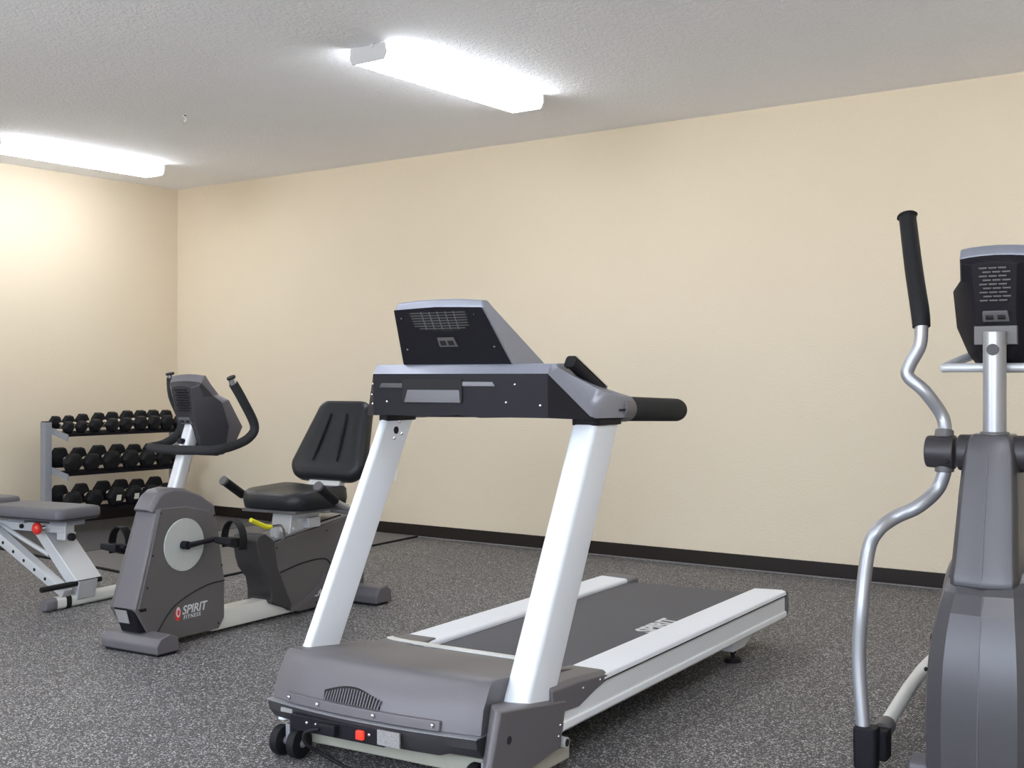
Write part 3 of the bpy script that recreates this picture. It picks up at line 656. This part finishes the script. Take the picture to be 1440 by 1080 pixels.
    # beam joining front and rear
    b = B(); b.loft([[(x, y, z) for x, z in [(-.05, .015), (-.062, .05), (-.045, .100), (.045, .100), (.062, .055), (.055, .015)]] for y in (.44, .96)]); mk('main_beam', b, 'cream', t, .004)
    # rear body
    body = [(.79, .365), (.90, .378), (1.10, .405), (1.34, .437), (1.44, .445), (1.47, .42), (1.50, .22), (1.50, .05), (1.46, .018), (1.0, .012), (.93, .03), (.80, .10), (.80, .21)]
    b = B(); b.loft([[(x, y, z) for y, z in body] for x in (-.075, .075)]); rb = mk('rear_body', b, 'dgraph', t, .008, 2)
    col = [(.700, .385), (.712, .412), (.76, .418), (.825, .372), (.845, .25), (.905, .13), (.945, .06), (.93, .035), (.80, .085), (.800, .14), (.785, .20), (.735, .255), (.718, .30)]
    b = B(); b.loft([[(x, y, z) for y, z in col] for x in (-.079, -.05, .05, .079)]); mk('front_column', b, 'colgrey', rb, .008, 2)
    b = B(); b.tube([(.0762, .86, .222), (.0762, 1.0, .245), (.0762, 1.13, .252), (.0762, 1.20, .24), (.0762, 1.24, .20)], .0038, 6, 4); mk('seam', b, 'hole', rb)
    b = B(); b.tube([(.0765, 0.936, 0.032), (.0765, 1.043, 0.063), (.0765, 1.132, 0.108), (.0765, 1.186, 0.174)], 1, sect=[(.004, .013), (-.002, .013), (-.002, -.013), (.004, -.013)], smooth=4); mk('trim_strip', b, 'graph', rb)
    for y, z in ((.865, .20), (.90, .06), (1.12, .04), (1.20, .385), (.84, .34)):
        b = B(); b.ball((.0755, y, z), .0050, 8, (.5, 1, 1)); mk('screw', b, 'hole', rb)
    m = basis((.0762, 1.10, .070), (0, 1, .03), (0, 0, 1)); mk('lettering', text_bm('CR', .044, m, .0012, .2, .0004), 'letter', rb)
    # rear stabiliser
    b = B(); b.loft([[(x, y, z) for y, z in [(1.355, .010), (1.35, .05), (1.38, .088), (1.44, .095), (1.475, .07), (1.48, .010)]] for x in (-.27, -.25, 0, .25, .27)]); rs = mk('rear_stabiliser', b, 'graph', t, .008, 3)
    b = B(); b.box(-.255, .255, 1.37, 1.465, 0, .02); mk('rubber_foot', b, 'rubber', rs, .003)
    # seat track and carriage
    b = B(); b.loft([[(x, y, z) for y, z in [(.83, .372), (1.40, .440), (1.40, .462), (.83, .392)]] for x in (-.055, .062)]); mk('seat_track', b, 'steel', t, .002)
    b = B(); b.loft([[(x, y, z) for y, z in [(1.10, .420), (1.32, .446), (1.32, .454), (1.10, .429)]] for x in (.0622, .066)]); mk('track_slot', b, 'hole', t)
    b = B(); b.prism([(.93, .395), (1.12, .425), (1.19, .53), (.955, .53)], -.05, .072); b.prism([(.84, .385), (.86, .39), (.86, .44), (.84, .44)], .03, .072)
    b.cyl((.07, 1.0, .455), (.09, 1.0, .455), .014, 6); b.cyl((.07, .96, .42), (.083, .96, .42), .010, 6); b.box(.066, .095, 1.04, 1.13, .415, .465)
    car = mk('seat_carriage', b, 'silver', t, .003)
    b = B(); b.tube([(.07, .87, .368), (.105, .86, .400), (.108, .835, .448), (.108, .76, .452)], .006, 8, 3); b.tube([(.02, .86, .375), (.02, .88, .43), (.04, .86, .44)], .005, 8); mk('adjust_lever', b, 'chrome', t)
    b = B(); b.tube([(.108, .765, .452), (.108, .725, .456), (.108, .63, .496)], [.010, .012, .011], 12, 4); mk('lever_sleeve', b, 'yellow', t)
    # seat pad
    n = 18; rgs = []
    def padring(z, k, wav=0):
        out = []
        for x, y in rrect(.205 * k, .21 * k, .10 * k, 6, 0, 1.055):
            out.append((x, y, z + wav * ((abs(x) / .2) ** 2 * .9 + (y - 1.055) / .2 * .3)))
        return out
    b = B(); b.loft([padring(.512, .90), padring(.518, .97), padring(.555, 1.0), padring(.580, .985, .020), padring(.592, .92, .024), padring(.594, .6, .022), padring(.594, .2, .02)]); mk('seat', b, 'vinyl', t, sharp=70)
    b = B(); b.prism([(.86, .50), (1.26, .50), (1.26, .515), (.86, .515)], -.17, .17); mk('seat_pan', b, 'dgraph', t, .003)
    # backrest
    tilt = math.atan2(.21, .43)
    def bk(k, d, grow=0):
        out = []
        H = .222
        for x, v in rrect(1, H, .07, 6):
            pass
        pts = []
        for (cx, cv, r_, a0) in ((.105, .155, .06, 0), (-.105, .155, .06, 90), (-.145, -.135, .085, 180), (.145, -.135, .085, 270)):
            for q in range(7):
                a = R(a0 + 90 * q / 6); pts.append((cx + r_ * math.cos(a), cv + r_ * math.sin(a)))
        for x, v in pts:
            x *= k; v *= k
            out.append((x, 1.345 + v * math.sin(tilt) + d * math.cos(tilt), .835 + v * math.cos(tilt) - d * math.sin(tilt)))
        return out
    b = B(); b.loft([bk(.2, -.012), bk(.6, -.016), bk(.88, -.018), bk(.965, -.008), bk(1, .012), bk(1, .045), bk(.96, .060), bk(.5, .064)]); back = mk('backrest', b, 'vinyl', t, sharp=70)
    for s in (-1, 1):
        b = B(); pts = []
        for v in (-.13, .0, .13):
            x = s * (.078 - (v + .13) * .10); pts.append((x, 1.345 + v * math.sin(tilt) - .0195 * math.cos(tilt), .835 + v * math.cos(tilt) + .0195 * math.sin(tilt)))
        b.tube(pts, [.004, .008, .006], 8, 4); mk('groove', b, 'rubber', back)
    b = B(); b.loft([[(x, y, z) for y, z in [(1.22, .50), (1.34, .80), (1.37, .80), (1.27, .48)]] for x in (-.10, .10)]); b.box(-.075, .075, 1.19, 1.30, .47, .505); mk('back_support', b, 'cream', t, .004)
    # side handles
    for s in (-1, 1):
        b = B(); b.tube([(s * .10, 1.21, .49), (s * .24, 1.20, .487), (s * .285, 1.15, .50), (s * .295, 1.03, .545), (s * .30, .97, .581)], .0155, 12, 5); h = mk('side_handle', b, 'steel', t)
        b = B(); b.cyl((s * .298, 1.0, .560), (s * .302, .872, .640), .022, 16); mk('hand_grip', b, 'rubber', h, .004)
        b = B(); b.cyl((s * .302, .878, .636), (s * .3025, .866, .6435), .024, 16); mk('end_cap', b, 'dgraph', h)
        
    return t
bike_loc = Vector((4.069, -3.531, 0))
bike()

# ------------------------------------------------------------------ elliptical trainer at the right
def elliptical():
    t = empty('elliptical_trainer', (7.424, -3.066, 0), R(4.34))
    tag(t, 'tall grey elliptical trainer with a black console and curved silver handle arm, at the right', 'elliptical trainer')
    # lower shroud, faceted
    def ring(z, w, yf, yr):
        return [(0, yf, z), (w * .62, yf + .012, z), (w * .90, yf + .040, z), (w, yf + .10, z), (w, yr - .05, z), (w * .7, yr, z), (-w * .7, yr, z), (-w, yr - .05, z), (-w, yf + .10, z), (-w * .90, yf + .040, z), (-w * .62, yf + .012, z)]
    b = B(); b.loft([ring(.045, .155, -.262, .62), ring(.20, .157, -.264, .66), ring(.30, .155, -.259, .65), ring(.37, .151, -.250, .62), ring(.44, .143, -.235, .56), ring(.50, .133, -.215, .50), ring(.55, .122, -.186, .42), ring(.585, .112, -.155, .34), ring(.605, .098, -.125, .30)])
    sh = mk('shroud', b, 'graph_b', t, 0, sharp=9)
    b = B(); b.tube([(0, -.2635, .05), (0, -.2655, .20), (0, -.2515, .37), (0, -.2235, .48), (0, -.1875, .55)], .0018, 6); mk('seam', b, 'graph', sh)
    b = B(); b.ball((-.150, -.19, .335), .010, 10, (.5, 1, .6)); mk('screw_hole', b, 'hole', sh)
    for s in (-1, 1):
        b = B(); b.cyl((s * .150, .26, .36), (s * (.166 if s < 0 else .20), .26, .36), .25, 48, .23); mk('flywheel_cover', b, 'graph', sh, .006)
    # base frame and feet
    b = B(); b.box(-.035, .035, -.1, 1.55, .03, .085); mk('base_frame', b, 'silver', t, .005)
    for y, w in ((-.10, .21), (1.55, .28)):
        b = B(); b.loft([[(x, yy, z) for yy, z in [(y - .045, .018), (y - .04, .05), (y - .01, .066), (y + .03, .066), (y + .05, .018)]] for x in (-w, -w + .02, w - .02, w)]); f = mk('stabiliser', b, 'graph', t, .006)
        b = B(); b.box(-w + .01, w - .01, y - .035, y + .04, 0, .02); mk('rubber_foot', b, 'rubber', f)
    # neck
    def nr(z, w, yf, ye, yr): return [(-.006, yf, z), (w - .004, ye, z), (w * 1.1, ye + .02, z), (w * 1.18, yr, z), (-w * 1.2 - .010, yr, z), (-w * 1.16 - .010, ye + .02, z), (-w - .008, ye, z)]
    b = B(); b.loft([nr(.560, .064, -.160, -.138, .07), nr(.568, .074, -.177, -.156, .075), nr(.592, .077, -.176, -.156, .078), nr(.62, .074, -.165, -.145, .075), nr(.80, .066, -.118, -.100, .06), nr(.93, .058, -.083, -.068, .055), nr(.965, .052, -.068, -.058, .05), nr(.985, .042, -.055, -.045, .045)])
    mk('neck_cover', b, 'graph_b', t, .004, 2, sharp=12)
    b = B(); b.tube([(-.006, -.1765, .590), (-.006, -.1655, .62), (-.006, -.1185, .80), (-.006, -.0835, .93)], .0012, 6); mk('seam', b, 'graph', t)
    b = B(); b.cyl((-.10, 0, .930), (.10, 0, .930), .052, 32); mk('pivot_hub', b, 'cgraph', t, .006)
    # post
    b = B(); b.cyl((0, -.012, .95), (0, -.012, 1.278), .0315, 28); post = mk('post', b, 'steel', t, .004)
    b = B(); b.cyl((0, -.012, .975), (0, -.012, .992), .040, 28); mk('collar', b, 'dgraph', post, .004)
    b = B(); b.cyl((0, -.040, 1.225), (0, -.0455, 1.225), .0165, 20); mk('plug', b, 'colgrey', post, .001)
    b = B(); b.plan([(-.058, -.002), (.058, -.002), (.058, .02), (-.058, .02)], 1.240, 1.294); mk('mounting_plate', b, 'dgraph', t, .002)
    console(t, -.334, .365)
    # fixed bar with side grips
    b = B(); b.tube([(-.10, .22, 1.215), (-.125, .12, 1.195), (-.150, .055, 1.176), (-.13, .045, 1.175), (0, .045, 1.175), (.13, .045, 1.175), (.150, .055, 1.176), (.125, .12, 1.195), (.10, .22, 1.215)], .0135, 14, 5); mk('fixed_handlebar', b, 'silver', t)
    # swing arms, links and pedals
    up = [(-.142, .015, .96), (-.145, .03, 1.005), (-.158, .03, 1.044), (-.196, .0, 1.106), (-.243, .0, 1.150), (-.238, .0, 1.185), (-.209, .0, 1.242), (-.205, .0, 1.310)]
    gr = [(-.205, .0, 1.295), (-.212, .012, 1.345), (-.238, .05, 1.467), (-.2665, .094, 1.625), (-.269, .098, 1.636), (-.271, .1, 1.645)]
    lo = [(-.140, .0, .905), (-.141, .0, .868), (-.162, -.005, .816), (-.205, -.05, .770), (-.266, -.06, .737), (-.306, -.1, .700), (-.331, -.11, .639), (-.338, -.15, .49), (-.344, -.16, .325), (-.326, -.18, .140)]
    for s in (-1, 1):
        F = lambda P: [(-s * x, y, z) for x, y, z in P]
        b = B(); b.cyl((s * .108, 0, .930), (s * .190, 0, .930), .050, 32, .046); hub = mk('arm_hub', b, 'cgraph', t, .006, 3)
        b = B(); b.cyl((s * .142, .005, .968), (s * .142, .012, .992), .028, 20, .026); mk('collar', b, 'dgraph', hub, .002)
        b = B(); b.cyl((s * .140, 0, .872), (s * .140, 0, .896), .027, 20); mk('collar', b, 'dgraph', hub, .002)
        b = B(); b.ball((s * .125, -.046, .905), .0065, 8, (1, .4, 1)); mk('screw', b, 'hole', hub)
        b = B(); b.tube(F(up), .0195, 16, 5); arm = mk('upper_arm', b, 'steel', t)
        b = B(); b.tube(F(gr), [.0255, .027, .0265, .0255, .031, .024], 20, 4); mk('hand_grip', b, 'rubber', arm)
        b = B(); b.tube(F(lo), .0205, 16, 6); mk('lower_arm', b, 'steel', t)
        b = B(); b.loft([[(s * .316 + x, -.182 + y, z) for x, y in rrect(.034 * k, .030 * k, .012, 3)] for z, k in ((.024, .80), (.04, .95), (.11, 1), (.150, .98))])
        b.loft([[(s * .290 + x, -.135 + y, z) for x, y in rrect(.026, .034, .010, 3)] for z in (.05, .135)]); mk('link_bracket', b, 'black', t, .005)
        b = B(); b.tube([(s * .29, -.10, .122), (s * .29, .40, .196), (s * .27, .95, .20), (s * .20, 1.42, .16)], .021, 14, 3); pa = mk('pedal_arm', b, 'cream', t)
        b = B(); b.cyl((s * .29, -.115, .120), (s * .29, -.06, .128), .027, 16); mk('collar', b, 'dgraph', pa)
        b = B(); b.loft([[(s * .25 + x, .80 + y, z) for x, y in rrect(.075, .18, .04, 4)] for z in (.225, .245, .262)]); mk('foot_pedal', b, 'black', t, .006)
        b = B(); b.tube([(s * .06, 1.42, .16), (s * .21, 1.42, .16)], .03, 16); b.cyl((s * .09, 1.42, .06), (s * .09, 1.42, .16), .018); mk('roller_mount', b, 'dgraph', t)
    return t
elliptical()

# ------------------------------------------------------------------ weight bench at the left edge
def bench():
    t = empty('weight_bench', (2.983, -2.977, 0), R(8.84))
    tag(t, 'adjustable weight bench with charcoal pads, silver frame and red knob, cut by the left edge', 'weight bench')
    def pad(nm, x0, x1, y0, y1, z0, z1):
        cx, cy, hx, hy = (x0 + x1) / 2, (y0 + y1) / 2, (x1 - x0) / 2, (y1 - y0) / 2
        rr = lambda k, z: [(x, y, z) for x, y in rrect(hx - k, hy - k, .045, 5, cx, cy)]
        b = B(); b.loft([rr(.012, z0), rr(.002, z0 + .008), rr(0, z0 + .02), rr(0, z1 - .018), rr(.006, z1 - .005), rr(.022, z1), rr(.06, z1 + .001)]); return mk(nm, b, 'gvinyl', t, sharp=60)
    p = pad('seat_pad', -.50, .045, -.195, .095, .432, .497)
    b = B(); b.loft([[(x, y, z) for x, y in rrect(.2735, .1462, .046, 5, -.2275, -.05)] for z in (.4415, .4455)]); mk('piping', b, 'rubber', p)
    q = pad('back_pad', -1.30, -.53, -.19, .09, .458, .520)
    for px0 in (-.12, -.42):
        b = B(); b.box(px0, px0 + .12, -.11, .01, .405, .434); mk('pad_bracket', b, 'rackgrey', t, .003)
    b = B(); b.box(-.60, -.035, -.085, -.025, .362, .408); mk('seat_rail', b, 'silver', t, .004)
    b = B(); b.box(-1.25, -.56, -.085, -.025, .40, .455); mk('back_rail', b, 'silver', t, .004)
    b = B(); b.box(-.09, -.03, -.09, -.02, .330, .366); mk('rail_clamp', b, 'silver', t, .003)
    b = B(); b.cyl((-.03, -.06, .345), (-.005, -.06, .345), .020, 14); mk('bumper', b, 'rubber', t, .004)
    b = B(); b.cyl((-.17, -.085, .388), (-.17, -.125, .388), .010, 12); b.mi = 1; b.ball((-.17, -.142, .388), .030, 18, (.95, .75, 1.05)); mk('pop_pin_knob', b, ['chrome', 'red'], t)
    b = B(); b.cyl((-.34, -.0855, .385), (-.34, -.095, .385), .012, 12); mk('bolt', b, 'black', t)
    # broad sloping leg
    b = B(); b.loft([[(-.255, y, .375), (-.175, y, .375), (.060, y, .135), (-.012, y, .118)] for y in (-.100, .065)]); leg = mk('leg', b, 'silver', t, .004)
    # second strut with adjusting holes
    A, C_ = Vector((-.70, 0, .475)), Vector((.035, 0, .078))
    d = (C_ - A).normalized(); n = Vector((d.z, 0, -d.x)); n = n if n.z > 0 else -n
    b = B(); pts = [A - n * .026, C_ - n * .022, C_ + n * .022, A + n * .030]
    b.loft([[(p.x, y, p.z) for p in pts] for y in (-.165, -.110)]); st = mk('ladder_strut', b, 'silver', t, .004)
    for k in range(8):
        p = A + d * (.10 + .085 * k); b = B(); b.cyl((p.x, -.1655, p.z), (p.x, -.1640, p.z), .009, 12); mk('pin_hole', b, 'hole', st)
    b = B(); b.tube([(-.62, -.09, .430), (-.14, -.09, .25)], .012, 14); mk('brace_tube', b, 'silver', t)
    b = B(); b.cyl((.030, -.295, .118), (.030, .085, .118), .014, 14); mk('lock_bar', b, 'rubber', t, .003)
    b = B(); b.loft([[(-.01, y, .13), (.055, y, .13), (.035, y, .035), (-.035, y, .035)] for y in (-.075, .045)]); mk('foot_joint', b, 'silver', t, .004)
    for x in (0.0, -1.22):
        b = B(); b.tube([(x, -.20, .033), (x, .225, .033)], 1, sect=rrect(.030, .030, .018, 4)); f = mk('foot_bar', b, 'cream', t)
        for y0, y1 in ((-.255, -.195), (.22, .28)):
            b = B(); b.tube([(x, y0, .033), (x, y0 + .012, .033), (x, y1, .033)], [.8, 1.05, 1.05], sect=rrect(.031, .031, .020, 4)); mk('end_cap', b, 'graph', f)
        b = B(); b.tube([(x, -.135, .033), (x, -.105, .033)], 1, sect=rrect(.033, .033, .020, 4)); mk('clamp_ring', b, 'rubber', f)
    b = B(); b.loft([[(-1.24, y, .03), (-1.20, y, .03), (-.98, y, .42), (-1.02, y, .42)] for y in (-.09, -.02)]); mk('rear_leg', b, 'silver', t, .004)
    return t
bench()

# ------------------------------------------------------------------ dumbbell rack by the left wall (x away from the wall, y along it)
TILT = R(13)
tiers = [(.765, 'top'), (.478, 'middle'), (.205, 'bottom')]
def rack():
    t = empty('dumbbell_rack', (.40, -.93, .0145)); tag(t, 'grey three-tier dumbbell rack standing against the left wall', 'dumbbell rack')
    for y in (-.575, .575):
        b = B(); b.box(-.03, .03, y - .028, y + .028, .02, .805); u = mk('upright', b, 'rackgrey', t, .003)
        b = B(); b.box(-.026, .026, y - .024, y + .024, .805, .812); mk('end_cap', b, 'black', u, .002)
        b = B(); b.box(-.26, .26, y - .028, y + .028, 0, .045); mk('foot', b, 'rackgrey', t, .003)
    for z, nm in tiers:
        for y in (-.545, .545):
            b = B(); b.box(-.09, .235, y - .004, y + .004, -.045, .0); b.xf(Matrix.Translation((0, 0, z + .005)) @ Matrix.Rotation(TILT, 4, 'Y')); mk('tier_bracket', b, 'rackgrey', t)
        for x0 in (-.062, .108):
            b = B(); b.box(x0, x0 + .085, -.541, .541, -.005, -.001); b.box(x0 + (.081 if x0 > 0 else 0), x0 + (.085 if x0 > 0 else .004), -.541, .541, -.020, -.001)
            b.xf(Matrix.Translation((0, 0, z)) @ Matrix.Rotation(TILT, 4, 'Y')); mk('tier_rail', b, 'black', t)
    return t
rack()

def dumbbell_proto(label_plate=False):
    """unit dumbbell: heads of radius .05 lying along x, handle between; origin at the handle's centre"""
    t = empty('dumbbell', (0, 0, 0))
    b = B(); b.tube([(-.062, 0, 0), (-.035, 0, 0), (0, 0, 0), (.035, 0, 0), (.062, 0, 0)], [.011, .0125, .0155, .0125, .011], 14, 3); h = mk('handle', b, 'chrome', t)
    for s in (-1, 1):
        rings = []
        for x, k in ((.053, .62), (.062, .98), (.070, 1.0), (.098, 1.0), (.108, .80), (.115, .55)):
            rings.append([(s * x, .050 * k * math.cos(R(60 * i)), .050 * k * math.sin(R(60 * i))) for i in range(6)])
        b = B(); b.loft(rings); hd = mk('head', b, 'rubber', t, .0035, 2)
        if label_plate and s > 0:
            b = B(); b.box(.1145, .1165, -.013, .013, -.014, .014); mk('weight_plate', b, 'plate', hd)
    return t
def copy_tree(o, parent=None):
    c = o.copy(); COL.objects.link(c); c.parent = parent
    for ch in [k for k in bpy.data.objects if k.parent == o]: copy_tree(ch, c)
    return c
def place_dumbbell(o, y, rad, tier, front):
    k = rad / .050
    z = tiers[tier][0] + .012
    n = Vector((math.sin(TILT), 0, math.cos(TILT)))
    base = Vector((.40, 0, z)) + Vector((math.cos(TILT), 0, -math.sin(TILT))) * .065
    p = base + n * (rad * .866 + .001)
    o.location = (p.x, y, p.z)
    o.rotation_euler = (0, TILT, 0)
    o.scale = (1.0 if k < 1.1 else 1.08, k, k)
ordn = ['leftmost', 'second from the left', 'third from the left', 'fourth from the left', 'fifth from the left', 'sixth from the left', 'seventh from the left', 'eighth from the left', 'ninth from the left']
rows = [([-1.425, -1.315, -1.200, -1.055, -.935, -.800, -.675, -.555, -.43], [.047, .048, .054, .056, .058, .062, .062, .062, .060]),
        ([-1.395, -1.235, -1.065, -.895, -.740, -.585, -.435], [.078, .074, .080, .080, .076, .076, .074]),
        ([-1.395, -1.215, -1.025, -.865, -.710, -.545], [.076, .076, .080, .080, .076, .080])]
p0 = dumbbell_proto(); pl = dumbbell_proto(True); used = [False, False]
for ti, (ys, rs) in enumerate(rows):
    for i, (y, rad) in enumerate(zip(ys, rs)):
        lab = ti == 2 and i in (2, 3)
        src = pl if lab else p0
        if not used[lab]: o = src; used[lab] = True
        else: o = copy_tree(src)
        place_dumbbell(o, y, rad, ti, lab)
        extra = ' with pale number plate' if lab else ''
        tag(o, 'black hex dumbbell%s, %s on the %s tier' % (extra, ordn[i], tiers[ti][1]), 'dumbbell', 'hex dumbbells on the %s tier of the rack' % tiers[ti][1])
